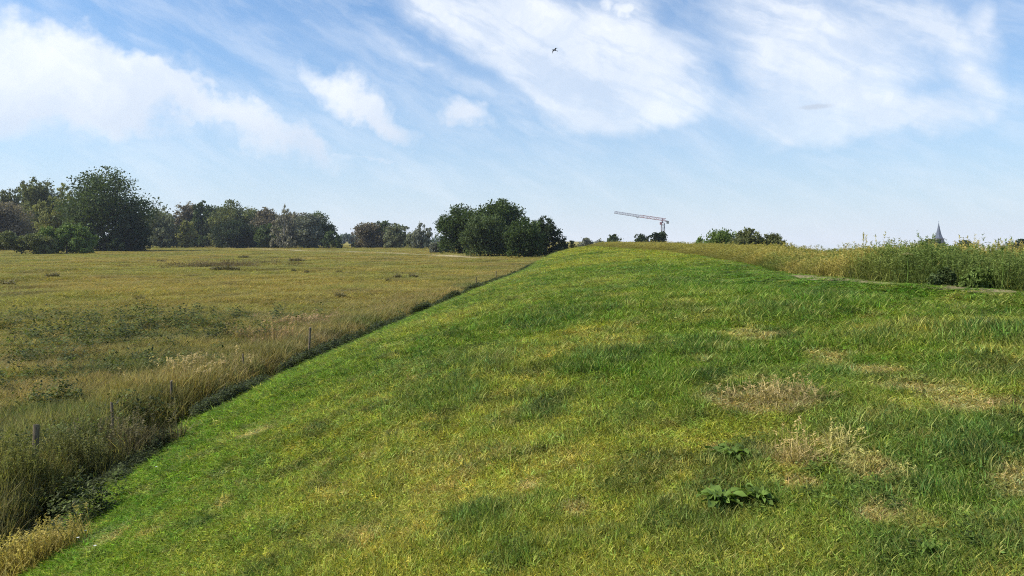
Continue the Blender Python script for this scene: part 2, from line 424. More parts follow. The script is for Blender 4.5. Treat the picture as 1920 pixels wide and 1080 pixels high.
# ---------------------------------------------------------------- grass prototypes and scatter
def blade_set(n, rad, h0, h1, w, lean=.45, seed=0, curve=.6, rnd=None):
    r = np.random.default_rng(seed)
    th = r.random(n) * 6.283; rr = rad * np.sqrt(r.random(n)); px, py = rr * np.cos(th), rr * np.sin(th)
    h = h0 + (h1 - h0) * r.random(n) ** 1.4
    a = r.random(n) * 6.283; ln = lean * (.2 + r.random(n)) * h
    dx, dy = np.cos(a) * ln, np.sin(a) * ln
    fa = r.random(n) * 6.283; ww = w * (.6 + .8 * r.random(n)); sx, sy = np.cos(fa) * ww / 2, np.sin(fa) * ww / 2
    z0 = np.full(n, -.01)
    pts = [(px - sx, py - sy, z0), (px + sx, py + sy, z0),
           (px + dx * (1 - curve) - sx * .8, py + dy * (1 - curve) - sy * .8, h * .6), (px + dx * (1 - curve) + sx * .8, py + dy * (1 - curve) + sy * .8, h * .6),
           (px + dx * 1.1, py + dy * 1.1, h)]
    V = np.stack([np.stack(p, -1) for p in pts], 1).reshape(-1, 3)
    i = np.arange(n)[:, None] * 5
    bv = np.repeat(r.random(n) if rnd is None else rnd(r, n), 5)
    return V, i + np.array([[0, 1, 3, 2]]), i + np.array([[2, 3, 4]]), bv
def join(sets):
    V, Q, T, B, b = [], [], [], [], 0
    for v, q, t_, bv in sets:
        V.append(v); Q.append(q + b); T.append(t_ + b); B.append(bv); b += len(v)
    return np.vstack(V), np.vstack(Q), np.vstack(T), np.concatenate(B)
def herb_set(n, rad, h0, h1, leaf, seed):
    """broad oval leaves on all sides of low stems"""
    r = np.random.default_rng(seed)
    th = r.random(n) * 6.283; rr = rad * np.sqrt(r.random(n)); z = h0 + (h1 - h0) * r.random(n)
    c = np.stack([rr * np.cos(th), rr * np.sin(th), z * (1 - .4 * (rr / rad) ** 2)], -1)
    a = r.random(n) * 6.283; up = (r.random(n) - .25) * .9
    d = np.stack([np.cos(a) * np.cos(up), np.sin(a) * np.cos(up), np.sin(up)], -1)
    s = np.stack([-np.sin(a), np.cos(a), (r.random(n) - .5) * .8], -1)
    L = leaf * (.6 + .8 * r.random(n))[:, None]; Wd = L * .28
    V = np.stack([c, c + d * L * .4 - s * Wd, c + d * L * .45 + s * Wd, c + d * L + np.array([0, 0, -.12]) * L, c], 1)
    V = V[:, :4].reshape(-1, 3); i = np.arange(n)[:, None] * 4
    return V, np.zeros((0, 4), int), np.vstack([i + np.array([[0, 1, 2]]), i + np.array([[1, 3, 2]])]), np.repeat(r.random(n), 4)
def stem_set(n, rad, h0, h1, w, seed, head=.16):
    """tall culms, each ending in a loose seed head"""
    r = np.random.default_rng(seed); sets = []
    for k in range(n):
        th = r.random() * 6.28; rr = rad * math.sqrt(r.random()); x, y = rr * math.cos(th), rr * math.sin(th)
        h = h0 + (h1 - h0) * r.random(); a = r.random() * 6.28; l = h * .18 * r.random(); tx, ty = x + math.cos(a) * l, y + math.sin(a) * l
        fa = r.random() * 6.28; sx, sy = math.cos(fa) * w / 2, math.sin(fa) * w / 2; b = .2 + .7 * r.random()
        sets.append((np.array([(x - sx, y - sy, 0), (x + sx, y + sy, 0), (tx - sx * .7, ty - sy * .7, h * .75), (tx + sx * .7, ty + sy * .7, h * .75), (tx + (tx - x) * .4, ty + (ty - y) * .4, h)]),
                     np.array([[0, 1, 3, 2]]), np.array([[2, 3, 4]]), np.full(5, b)))
        m = 9
        q = r.random(m); c = np.stack([tx + (tx - x) * .4 * q, ty + (ty - y) * .4 * q, h - head * (1 - q)], -1)
        d = r.normal(size=(m, 3)) * [1, 1, .6] + [0, 0, .8]; d /= np.linalg.norm(d, axis=1)[:, None]
        e = np.cross(d, r.normal(size=(m, 3))); e /= np.linalg.norm(e, axis=1)[:, None]; L = head * .35
        V = np.stack([c - e * w * 1.3, c + e * w * 1.3, c + d * L], 1).reshape(-1, 3)
        sets.append((V, np.zeros((0, 4), int), np.arange(m)[:, None] * 3 + np.array([[0, 1, 2]]), np.full(3 * m, .86)))
    return join(sets)
def protos(name, sets, mat):
    c = bpy.data.collections.new(name)
    for k, (V, Q, T, bv) in enumerate(sets):
        o = mesh_np('%s_%02d' % (name, k), V, [f for f in (Q, T) if len(f)], mat, attrs={'bv': bv}, link=False); c.objects.link(o)
    return c
PR_lawn = protos('lawn_tuft', [blade_set(17, .065, .02, .06, .0062, 1.3, s) for s in range(4)] + [join([blade_set(9, .06, .03, .085, .006, .9, s), herb_set(12, .05, .01, .04, .022, s)]) for s in (11, 12)], M_lawn)
PR_mead = protos('meadow_tuft', [join([blade_set(30, .13, .12, .38, .009, .55, 20 + s), blade_set(4, .1, .3, .5, .005, .25, 40 + s, rnd=lambda r, n: np.full(n, .85))]) for s in range(5)], M_mead)
PR_weed = protos('weed_tuft', [join([blade_set(34, .20, .25, .75, .014, .5, 60 + s), stem_set(5, .2, .6, 1.02, .008, 70 + s)]) for s in range(5)], M_weed)
PR_herb = protos('herb_tuft', [herb_set(70, .15, .03, .34, .055, 80 + s) for s in range(4)], M_herb)

def scatter(name, x, y, z, scl, idx, tint, coll, label, tiltamp=.12):
    n = len(x); me = bpy.data.meshes.new(name); me.vertices.add(n)
    me.vertices.foreach_set('co', np.stack([x, y, z], -1).astype(np.float32).ravel())
    def A(k, ty, field, v):
        a = me.attributes.new(k, ty, 'POINT'); a.data.foreach_set(field, np.ascontiguousarray(v).ravel())
    tl = 2 * tiltamp / np.clip(scl[:, 0], 1, None)
    rot = np.stack([(rng.random(n) - .5) * tl, (rng.random(n) - .5) * tl, rng.random(n) * 6.283], -1)
    A('scl', 'FLOAT_VECTOR', 'vector', scl.astype(np.float32)); A('rot', 'FLOAT_VECTOR', 'vector', rot.astype(np.float32))
    A('idx', 'INT', 'value', idx.astype(np.int32)); A('tint', 'FLOAT_COLOR', 'color', np.hstack([tint, np.ones((n, 1))]).astype(np.float32))
    o = bpy.data.objects.new(name, me); COL.objects.link(o); tag(o, label, kind='stuff')
    g = bpy.data.node_groups.new(name, 'GeometryNodeTree')
    g.interface.new_socket('Geometry', in_out='INPUT', socket_type='NodeSocketGeometry'); g.interface.new_socket('Geometry', in_out='OUTPUT', socket_type='NodeSocketGeometry')
    N = g.nodes.new; L = g.links.new
    gi, go = N('NodeGroupInput'), N('NodeGroupOutput'); ip = N('GeometryNodeInstanceOnPoints'); ci = N('GeometryNodeCollectionInfo')
    ci.inputs[0].default_value = coll; ci.inputs[1].default_value = True; ci.inputs[2].default_value = True
    def NA(k, ty):
        q = N('GeometryNodeInputNamedAttribute'); q.data_type = ty; q.inputs[0].default_value = k; return q.outputs[0]
    L(gi.outputs[0], ip.inputs['Points']); L(ci.outputs[0], ip.inputs['Instance']); ip.inputs['Pick Instance'].default_value = True
    L(NA('idx', 'INT'), ip.inputs['Instance Index']); L(NA('scl', 'FLOAT_VECTOR'), ip.inputs['Scale'])
    e = N('FunctionNodeEulerToRotation'); L(NA('rot', 'FLOAT_VECTOR'), e.inputs[0]); L(e.outputs[0], ip.inputs['Rotation'])
    L(ip.outputs[0], go.inputs[0])
    md = o.modifiers.new('scatter', 'NODES'); md.node_group = g
    return o
def polar(n, r0, r1, a0=-50, a1=50):
    r = r0 * (r1 / r0) ** rng.random(n); a = R(a0) + R(a1 - a0) * rng.random(n)
    return r * np.sin(a), r * np.cos(a), r

# short grass of the dike slope
x, y, r = polar(330000, 2.2, 150)
x2, y2, r2 = polar(70000, 1.2, 15, 50, 130); x3, y3, r3 = polar(30000, 1.2, 9, -130, -50)
x, y, r = np.concatenate([x, x2, x3]), np.concatenate([y, y2, y3]), np.concatenate([r, r2, r3])
k = (x > xT(y) - .15 + .2 * (rng.random(len(x)) - .5)) & (x < xP(y) + .5)
x, y, r = x[k], y[k], r[k]
onpath = (np.abs(x - xP(y) + .12) < .30 + .1 * np.sin(y * 1.3)) & (rng.random(len(x)) < .62); x, y, r = x[~onpath], y[~onpath], r[~onpath]
s_ = (x - xT(y)) / (xP(y) - xT(y)); lod = np.clip(r / 5.5, .8, None) ** .92
tall = .50 + .55 * fbm(x, y, .9, 4, 41) + .65 * sst(.55, .9, s_ + .2 * (fbm(x, y, 2, 2, 4) - .5)) * sst(.3, .6, fbm(x, y, 1.5, 3, 6)) + .5 * sst(.50, .70, fbm(x, y, .42, 3, 95)) * sst(.12, .4, s_)
tall = tall * lerp(1, .22, sst(2.8, .8, xP(y) - x) * sst(9, 12, y) * sst(60, 30, y))
tall = tall * (1 - .35 * patch(x, y, STRAW)) * (1 + .4 * patch(x, y, DARK)) * (1 - .35 * sst(.3, .1, s_))
hs = tall * (.8 + .4 * rng.random(len(x))) * np.clip(lod, 1, 2.2) ** .45
col = lawn_colour(x, y) * (.55 + .9 * rng.random(len(x)))[:, None] * (1 + (rng.random((len(x), 3)) - .5) * [.5, .15, .7])
scatter('mown_grass', x, y, height(x, y), np.stack([lod, lod, hs], -1), rng.integers(0, 6, len(x)), col, PR_lawn, 'short green and straw mown grass covering the dike slope')

# rough meadow
x, y, r = polar(230000, 5, 470, -56, 32)
x2, y2, r2 = polar(30000, 5, 60, -95, -56)
x, y, r = np.concatenate([x, x2]), np.concatenate([y, y2]), np.concatenate([r, r2])
k = (x < xT(y) - .9 * (.8 + .4 * rng.random(len(x)))) & (polydist(x, y, TRACK) > 2.5 * (.7 + .5 * rng.random(len(x))))
x, y, r = x[k], y[k], r[k]
lod = np.clip(r / 9, .9, 160 / 9) ** .82
hh = lerp(.45, .68, sst(40, 14, r)) * (.35 + 1.0 * fbm(x, y, 1.6, 5, 51)) + .35 * sst(3.5, .8, xT(y) - x) * sst(80, 30, y)
hs = hh * (.75 + .5 * rng.random(len(x))) * np.clip(lod, 1, 6) ** .15
col = meadow_colour(x, y) * (.5 + 1.0 * rng.random(len(x)))[:, None] * (1 + (rng.random((len(x), 3)) - .5) * [.4, .1, .5])
scatter('meadow_grass', x, y, height(x, y), np.stack([lod, lod, hs], -1), rng.integers(0, 5, len(x)), col, PR_mead, 'rough ochre and olive meadow grass left of the dike')

# tall weeds on the crest
n = 34000
y = -4 + 132 * rng.random(n) ** 1.5; x = xP(y) + .35 + 5.4 * rng.random(n) ** 1.15; r = np.hypot(x, y)
lod = np.clip(r / 16, .8, None) ** .75
gap = np.clip(1 - .2 * np.exp(-((at(1540, 1) - x / y) / .035) ** 2), .3, 1)
hs = (.60 + .55 * fbm(x, y, 1.6, 4, 61)) * (.7 + .45 * rng.random(n)) * lerp(.48, .74, sst(30, 15, y)) * gap * np.where(rng.random(n) < .05, 1.35, 1.0) * (.65 + .7 * fbm(x, y, .7, 3, 66)) * sst(-.1, 1.2, x - xP(y) + .3 * rng.random(n))
one = np.ones((n, 1)); n1 = fbm(x, y, 2.2, 4, 63)
col = mixc(C(.19, .205, .055) * one, C(.31, .255, .075) * one, sst(.44, .62, n1)); col = mixc(col, C(.115, .15, .040) * one, sst(.48, .34, n1)); col = mixc(col, C(.26, .225, .06) * one, .8 * sst(20, 34, y))
col *= (.75 + .5 * rng.random(n))[:, None]
scatter('crest_weeds', x, y, height(x, y), np.stack([lod, lod, hs], -1), rng.integers(0, 5, n), col, PR_weed, 'tall seeding grasses and weeds along the dike crest')

# dark nettles in the ditch and leafy patches
n = 15000
y = 5.5 * (115 / 5.5) ** rng.random(n); x = xT(y) + .05 - .6 * rng.random(n) - .7 * rng.random(n) * sst(16, 8, y); r = np.hypot(x, y)
k = fbm(x, y, 1.6, 3, 71) > .44; x, y, r = x[k], y[k], r[k]; n1 = len(x)
hs = (.25 + .75 * fbm(x, y, 1.5, 3, 73)) * np.ones(n1); c1 = np.tile(C(.07, .085, .028), (n1, 1))
xs, ys, cs, hh = [x], [y], [c1], [hs]
for (px, py, rad) in DARK:                       # darker leafy patches in the slope
    m = int(12 * rad * 4) if rad < .35 else int(10 * rad); xx = px + rng.normal(size=m) * rad * .55; yy = py + rng.normal(size=m) * rad * .6
    xs.append(xx); ys.append(yy); cs.append(np.tile(C(.13, .18, .03), (m, 1))); hh.append(np.full(m, .2))
for (u, v, a, b) in [(250, 605, 7, 2.5), (60, 640, 5, 1.5), (130, 660, 4, 1.5), (280, 625, 2, 1), (415, 640, 1.6, .8), (270, 700, 2, 1), (60, 720, 1.5, 1), (100, 865, .6, .5), (135, 845, .4, .4), (250, 795, .6, .5), (235, 800, .5, .4), (20, 690, 2, 1), (175, 970, .3, .3), (120, 960, .3, .3), (90, 770, .5, .4)]:
    px, py = pick(u, v); m = int(18 + 3.5 * a * b); xx = px + rng.normal(size=m) * a * .5; yy = py + rng.normal(size=m) * b * .7
    xs.append(xx); ys.append(yy); cs.append(np.tile(C(.095, .115, .03), (m, 1))); hh.append(np.full(m, 1.15))
x, y, hs = np.concatenate(xs), np.concatenate(ys), np.concatenate(hh); r = np.hypot(x, y)
lod = np.clip(r / 13, .6, None) ** .7
col = np.vstack(cs) * (.6 + .8 * rng.random(len(x)))[:, None]
scatter('nettle_patches', x, y, height(x, y), np.stack([lod * np.clip(hs, .6, 1), lod * np.clip(hs, .6, 1), hs * (.7 + .6 * rng.random(len(x))) * np.clip(lod, 1, 1.6)], -1), rng.integers(0, 4, len(x)), col, PR_herb, 'dark leafy nettles and herbs filling the ditch and low spots', .3)

# pale dead grass and red-brown dock stems near the ditch
xs, ys, hs, cs = [], [], [], []
for (u, v, a, m, h, c) in [(30, 1075, .35, 40, .40, (.36, .29, .08)), (90, 1050, .25, 22, .38, (.36, .29, .09)), (505, 640, 1.0, 14, .7, (.32, .22, .11)), (380, 705, .9, 34, .5, (.40, .31, .15)), (350, 725, .6, 20, .5, (.40, .31, .15)),
                           (560, 610, 1.2, 22, .5, (.36, .25, .14)), (1560, 850, .20, 5, .18, (.46, .40, .15)), (1610, 880, .22, 4, .15, (.42, .38, .13)), (1480, 870, .14, 5, .20, (.36, .28, .12)), (150, 900, .4, 50, .7, (.13, .13, .05)),
                           (230, 870, .4, 40, .7, (.13, .11, .06)), (60, 930, .4, 50, .7, (.13, .13, .04)), (1465, 755, .3, 20, .16, (.42, .33, .15)), (400, 500, 5, 60, .8, (.16, .12, .06))]:
    px, py = pick(u, v); xs.append(px + rng.normal(size=m) * a * .6); ys.append(py + rng.normal(size=m) * a * .6); hs.append(np.full(m, h)); cs.append(np.tile(C(*c), (m, 1)))
x, y, hs = np.concatenate(xs), np.concatenate(ys), np.concatenate(hs); n = len(x); r = np.hypot(x, y); lod = np.clip(r / 11, .5, None) ** .8
scatter('dry_stems', x, y, height(x, y), np.stack([lod * .8, lod * .8, hs * (.6 + .6 * rng.random(n))], -1), rng.integers(0, 5, n), np.vstack(cs) * (.7 + .6 * rng.random(n))[:, None], PR_weed, 'clumps of pale dead grass and reddish seed stems', .2)

# ---------------------------------------------------------------- dock rosettes
M_dock = plant_material('dock_leaves', instanced=False, base=(.12, .18, .035), vary=.65, spec=.1, transl=.3)
def dock(u, v, size, n, label, seed):
    r = np.random.default_rng(seed); px, py = pick(u, v); V, Q, T, B = [], [], [], []
    for k in range(n):
        a = 6.283 * k / n * 2.4 + r.random() * .5; L = size * (.55 + .6 * r.random()); up = .45 + .95 * r.random(); W_ = L * (.11 + .05 * r.random())
        d = np.array([math.cos(a), math.sin(a)]); sd_ = np.array([-d[1], d[0]]); b = len(V); m = 7; tw = (r.random() - .5) * .6
        for i in range(m):
            q = i / (m - 1); rad = L * (q * math.cos(up) + .25 * q * q); zc = L * (math.sin(up) * q - .55 * math.sin(up) * q * q * 1.2) + .02
            w = W_ * math.sin(math.pi * min(1, .06 + q * .94)) ** .6 * (1 - .25 * q) + .002
            wav = .012 * math.sin(9 * q + k)
            for sgn in (-1, 0, 1):
                p = d * rad + sd_ * w * sgn; V.append((p[0], p[1], zc + (abs(sgn) * w * .35 + wav * sgn + tw * w * sgn * .5))); B.append(.2 + .8 * ((k * .37 + .13 * sgn) % 1))
        for i in range(m - 1):
            for j in (0, 1): Q.append((b + 3 * i + j, b + 3 * i + j + 1, b + 3 * i + j + 4, b + 3 * i + j + 3))
    o = mesh_np('dock_plant', np.array(V), [np.array(Q)], M_dock, attrs={'bv': np.array(B)}, smooth=True)
    o.location = (px, py, float(height(px, py)) + .02); tag(o, label, 'dock plant', 'broad leaved docks in the mown slope')
dock(1350, 955, .18, 40, 'largest dock rosette with broad bright green leaves, front right in the grass', 1)
dock(1425, 945, .14, 26, 'smaller dock rosette just right of the largest one', 2)
dock(1375, 872, .16, 32, 'dark dock clump growing just behind the largest rosette', 3)
dock(1740, 1060, .09, 9, 'little dock sprig at the bottom right corner of the slope', 4)

# ---------------------------------------------------------------- small white flowers and hogweed
def flower(u, v, label, h=.10, s=.018):
    px, py = pick(u, v); e = empty('daisy', (px, py, float(height(px, py))), label, 'flower', 'white daisies in the grass')
    V, f = tubes([([(0, 0, 0), (.004, 0, h * .5), (0, .003, h)], [.0018, .0016, .0014])], 5); mesh_np('stem', V, f, M_dock, e, {'bv': np.full(len(V), .5)})
    V, T = [(0, 0, h + .002)], []
    for k in range(12):
        a0 = 6.283 * k / 12; b = len(V)
        for da, rr, dz in ((-.18, .6, .002), (-.16, .95, .004), (.16, .95, .004), (.18, .6, .002)): V.append((s * rr * math.cos(a0 + da), s * rr * math.sin(a0 + da), h + dz))
        T += [(0, b, b + 3), (b, b + 1, b + 2), (b, b + 2, b + 3)]
    mesh_np('flower_head', np.array(V), [np.array(T)], M_wht, e)
for u, v, lab in [(160, 1020, 'white daisy nearest the bottom left corner'), (146, 1034, 'white daisy beside the bottom left one, slightly nearer'), (178, 1052, 'white daisy at the lower edge of the grass, rightmost of the corner daisies'),
                  (293, 893, 'white daisy in the bright grass right of the ditch')]: flower(u, v, lab, .11, .014)
def hogweed(u, d, vtop, label, s=.10):
    px = at(u, d); z0 = float(height(px, d)); h = zz(vtop, d) - z0
    e = empty('hogweed_plant', (px, d, z0), label, 'wild plant', 'pale flowering umbels on the crest')
    r = np.random.default_rng(int(u)); P = [([(0, 0, 0), (.02, 0, h * .5), (0, 0, h)], [.012, .009, .006])]
    heads = []
    for k in range(14):
        a = 2.4 * k; q = s * math.sqrt(k / 14); c = (q * math.cos(a), q * math.sin(a), h + .06 - .3 * q); P.append(([(0, 0, h - .01), c], [.003, .002])); heads.append(c)
    V, f = tubes(P, 5); mesh_np('stem', V, f, M_dock, e, {'bv': np.full(len(V), .6)})
    V, T = [], []
    for c in heads:
        for j in range(12):
            p = np.array(c) + r.normal(size=3) * [s * .16, s * .16, .008]; b = len(V); w = s * .13
            V += [p + (-w, 0, 0), p + (w * .5, -w, .003), p + (w * .6, w, -.003)]; T.append((b, b + 1, b + 2))
    mesh_np('flower_head', np.array(V), [np.array(T)], M_crm, e)
hogweed(1701, 13.5, 481, 'cream flower umbel standing out of the weeds on the right crest', .10)
hogweed(1879, 12.0, 468, 'smaller cream umbel near the right edge of the crest weeds', .05)

# ---------------------------------------------------------------- fence posts
def post(u, vtop, vbase, label, w=.055, lean=0, extra=0):
    d = EYE * F / (vbase - V0); px = at(u, d); z0 = float(height(px, d)); h = zz(vtop, d) - z0
    r = random.Random(u); V, Q = [], []
    m, sd_ = 7, 9
    for i in range(m):
        q = i / (m - 1); z = -.35 + (h + .35) * q
        for k in range(sd_):
            a = 6.283 * k / sd_; rad = w * .5 * (1.05 - .12 * q) * (1 + .10 * math.sin(3 * a + u) + .04 * r.uniform(-1, 1))
            V.append((rad * math.cos(a) + lean * z + .006 * math.sin(q * 5 + u), rad * math.sin(a), z + (.012 * math.sin(a + u) if i == m - 1 else 0)))
    for i in range(m - 1):
        for k in range(sd_):
            k2 = (k + 1) % sd_; Q.append((sd_ * i + k, sd_ * i + k2, sd_ * (i + 1) + k2, sd_ * (i + 1) + k))
    V.append((lean * h, 0, h + .008)); c = len(V) - 1
    T = [(sd_ * (m - 1) + k, sd_ * (m - 1) + (k + 1) % sd_, c) for k in range(sd_)]
    o = mesh_np('fence_post', np.array(V), [np.array(Q), np.array(T)], M_wood); o.location = (px, d, z0)
    tag(o, label, 'fence post', 'wooden posts along the ditch')
for a in [(66, 796, 886, 'nearest and thickest grey wooden post, standing in dark weeds at the left edge', .085, .02), (212, 755, 818, 'second nearest wooden post, thin and dark, above the dark nettles', .045, -.03),
          (321, 714, 760, 'third nearest post, pale and thin beside the straw coloured grass', .05, .01), (458, 664, 702, 'fourth nearest post, short and pale in reddish grass', .04, -.05),
          (578, 614, 664, 'fifth nearest post, dark leaning wood before a long gap in the row', .065, .06), (893, 519, 545, 'sixth nearest post, a tiny stake near the end of the ditch', .06, 0), (930, 508, 531, 'farthest tiny post at the end of the ditch', .06, .02)]: post(*a)

# ---------------------------------------------------------------- rush clumps in the meadow
M_rush = plant_material('rush_stems', instanced=False, base=(.15, .125, .045), vary=.6, transl=.2)
_r = [join([blade_set(120, .45, .35, .95, .035, .5, 90 + s), herb_set(80, .5, .1, .6, .22, 95 + s)]) for s in range(3)]
for i, (u, v, s, lab) in enumerate([(745, 522, 1.0, 'dark rush clump in the middle of the meadow'), (775, 521, 1.1, 'dark rush clump just right of its twin in mid meadow'), (636, 513, .8, 'small dark clump left of mid meadow, in line with the twins'),
                                    (550, 510, .7, 'single small tuft right of the scrub mound in the meadow'), (386, 503, 2.0, 'left part of the wide brown scrub mound in the meadow'), (412, 507, 2.4, 'broad middle of the brown scrub mound in the meadow'), (436, 508, 2.0, 'right end of the brown scrub mound in the meadow'),
                                    (340, 503, 1.0, 'upright brown tuft left of the scrub mound'), (302, 492, 1.6, 'low brown clump farther back, left of the scrub mound'), (98, 520, 1.4, 'dark clump alone in the left meadow below the willow scrub'), (12, 537, 1.6, 'dark clump at the left edge of the meadow'), (262, 566, .7, 'upright brown tuft in the yellow meadow left of centre'),
                                    (728, 529, .6, 'tiny tuft left below the twin rush clumps'), (457, 484, 2.4, 'flat dark clump near the far pale track'), (555, 490, 2.8, 'long flat dark clump near the far end of the meadow'), (575, 513, .7, 'tiny tuft between the scrub mound and the twins'), (638, 560, .8, 'brown upright tuft at the near edge of the yellow grass'), (286, 622, .9, 'dark tuft in the darker near meadow')]):
    px, py = pick(u, v); V, Q, T, bv = _r[i % 3]
    o = mesh_np('rush_clump', V * [s * .8, s * .8, .35 + .18 * s], [Q, T], M_rush, attrs={'bv': bv}); o.location = (px, py, float(height(px, py))); o.rotation_euler = (0, 0, i * 1.3)
    tag(o, lab, 'rush clump', 'dark clumps dotted over the meadow')

# ---------------------------------------------------------------- trees
def leaf_mat(name, c, transl=.3, vary=.5): return plant_material(name, instanced=False, base=c, vary=vary, transl=transl, spec=.1)
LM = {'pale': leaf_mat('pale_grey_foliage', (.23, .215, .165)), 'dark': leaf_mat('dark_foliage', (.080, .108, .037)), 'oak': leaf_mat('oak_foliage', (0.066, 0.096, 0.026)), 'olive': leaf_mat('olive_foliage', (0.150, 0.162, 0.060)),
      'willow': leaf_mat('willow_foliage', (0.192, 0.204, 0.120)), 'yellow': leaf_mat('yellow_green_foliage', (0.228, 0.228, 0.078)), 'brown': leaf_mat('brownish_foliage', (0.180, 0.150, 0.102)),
      'green': leaf_mat('fresh_foliage', (0.144, 0.198, 0.048)), 'far': leaf_mat('hazed_far_foliage', (0.156, 0.192, 0.168)), 'grey': leaf_mat('grey_foliage', (0.192, 0.198, 0.150)), 'night': leaf_mat('darkest_foliage', (0.041, 0.058, 0.024))}  # far: bluish haze put into the leaf colour; night: darkest leaf tone
def tree(u0, u1, vt, d, kind, mat, label, cat='tree', group=None, name='broadleaf_tree', base=None, dens=1.0, bark=None, seed=None, lowcut=.08):
    seed = abs(int(u0 * 7 + u1 * 3 + vt)) if seed is None else seed
    r = np.random.default_rng(seed); xc = at((u0 + u1) / 2, d); z0 = float(height(xc, d, False)) if base is None else base
    Wd = (u1 - u0) / F * d * (1.14 if kind == 'round' else 1.0); H = zz(vt, d) - z0; pxm = F / d
    e = empty(name, (xc, d, z0), label, cat, group)
    lobes = []
    if kind == 'round':       # several overlapping masses filling an uneven dome
        for k in range(13):
            a = r.random() * 6.28; q = .62 * math.sqrt(r.random()); z = H * (.30 + .52 * r.random()); env = math.sqrt(max(.12, 1 - ((z / H - .48) / .56) ** 2))
            lobes.append((q * Wd / 2 * env * math.cos(a), q * Wd / 2 * env * math.sin(a), z, Wd * (.17 + .08 * r.random()), H * (.13 + .06 * r.random())))
        lobes.append((0, 0, H * .84, Wd * .2, H * .155)); lobes.append((0, 0, H * .5, Wd * .34, H * .30))
        for sgn in (-1, 1): lobes.append((sgn * Wd * .3, 0, H * (.42 + .1 * r.random()), Wd * .19, H * .2)); lobes.append((sgn * Wd * .26, 0, H * .17, Wd * .19, H * .16)); lobes.append((sgn * Wd * .1, sgn * Wd * .1, H * .15, Wd * .2, H * .14))
    elif kind == 'plume':     # upright feathery willow or poplar
        m = max(4, int(round(Wd / H * 11)))
        for k in range(m):
            xk = (-.5 + (k + .5) / m) * Wd * .9 + r.normal() * Wd * .03; hk = H * (1 - .16 * r.random() - .18 * (2 * abs(xk) / Wd) ** 2); wk = max(Wd / m * 1.15, Wd * .10)
            if k == m // 2: hk = H
            for j in range(6):
                q = (j + .5) / 6; lobes.append((xk + r.normal() * wk * .25, r.normal() * Wd * .14, hk * (.08 + .82 * q), wk * (1.1 - .5 * q ** 2), hk * .13))
    elif kind == 'bush':
        for k in range(14):
            xk = (r.random() - .5) * Wd * .84; prof = 1 - (abs(xk) / (Wd * .52)) ** 2.2; lobes.append((xk, (r.random() - .5) * Wd * .25, H * prof * (.15 + .62 * r.random()), Wd * .10, H * .2))
    elif kind == 'bare':
        for k in range(12):
            z = H * (.35 + .6 * r.random()); lobes.append((r.normal() * Wd * .18, r.normal() * Wd * .18, z, Wd * .16, H * .06))
    n = int(np.clip(Wd * H * pxm ** 2 * 1.7 * dens, 500, 26000)) if kind != 'bare' else 700
    ls = np.clip(4.3 / pxm, .05, 2.2) * (1.15 if n > 20000 else 1)
    lob = np.array(lobes); vol = lob[:, 3] ** 2 * lob[:, 4]; vol = vol ** .7; pr = vol / vol.sum()
    # twig clusters on the shell of each lobe
    nc = max(30, n // 26); li = r.choice(len(lob), nc, p=pr); dirs = r.normal(size=(nc, 3)); dirs /= np.linalg.norm(dirs, axis=1)[:, None]
    rad = .35 + .7 * r.random(nc) ** .7
    cc = lob[li, :3] + dirs * rad[:, None] * np.stack([lob[li, 3], lob[li, 3], lob[li, 4]], -1)
    cc[:, 2] = np.maximum(cc[:, 2], H * lowcut * r.random(nc) + ls * .4)
    csz = np.clip(lob[li, 3] * .33, ls * .8, None); cb = r.random(nc)
    ci = r.integers(0, nc, n); dl = r.normal(size=(n, 3)); P = cc[ci] + dl * (csz[ci] * .5)[:, None]
    P[:, 2] = np.maximum(P[:, 2], ls * .3)
    if kind != 'bare': P[:, 2] = np.minimum(P[:, 2], H * (1.0 + .03 * r.random(n)))
    a = r.normal(size=(n, 3)); a /= np.linalg.norm(a, axis=1)[:, None]; b = np.cross(a, r.normal(size=(n, 3))); b /= np.linalg.norm(b, axis=1)[:, None]
    if kind == 'plume': a = a * [.6, .6, 1.5]
    s1 = ls * (.5 + .7 * r.random(n))[:, None] * .5; s2 = s1 * .62
    V = np.stack([P - a * s1, P + b * s2 - a * s1 * .1, P + a * s1, P - b * s2 + a * s1 * .1], 1).reshape(-1, 3)
    Q = np.arange(n)[:, None] * 4 + np.arange(4)[None]
    bv = np.repeat(np.clip(cb[ci] * .6 + .4 * r.random(n), 0, 1), 4)
    mesh_np('crown', V, [Q], LM[mat], e, {'bv': bv})
    # trunk and limbs
    tr = max(.10, H * .022) if H > 3 else H * .016; th = H * (.55 if kind != 'bare' else .9); paths = [([(0, 0, -.3 if H > 3 else -.05), (r.normal() * .05 * H * .3, 0, th * .4), (r.normal() * .04 * H, r.normal() * .02 * H, th), ], [tr * 1.25, tr * .85, tr * .35])]
    for k in r.choice(len(lob), min(9, len(lob)), replace=False):
        q = lob[k, :3]; s0 = np.array([0, 0, min(q[2] * .55, th * .8)]); mid = (s0 + q) / 2 + np.array([0, 0, -.04 * H]); paths.append(([s0, mid, q], [tr * .45, tr * .28, tr * .10]))
    V, f = tubes(paths, 6); mesh_np('trunk', V, f, bark or M_bark, e)
    return e
GL, GC, GR = 'trees along the left edge of the meadow', 'dark oak group beyond the end of the ditch', 'far trees showing over the dike crest'
T = tree
T(-75, 15, 345, 262, 'round', 'olive', 'leftmost leafy tree, cut by the left edge of the picture', group=GL)
T(-8, 62, 334, 268, 'plume', 'olive', 'tall feathery tree second from the left edge', group=GL, name='poplar_tree')
T(45, 118, 333, 262, 'round', 'olive', 'rounded olive tree between the left edge and the tallest tree', group=GL)
T(-60, 60, 380, 235, 'round', 'brown', 'brownish round tree in front of the feathery trees at far left', group=GL)
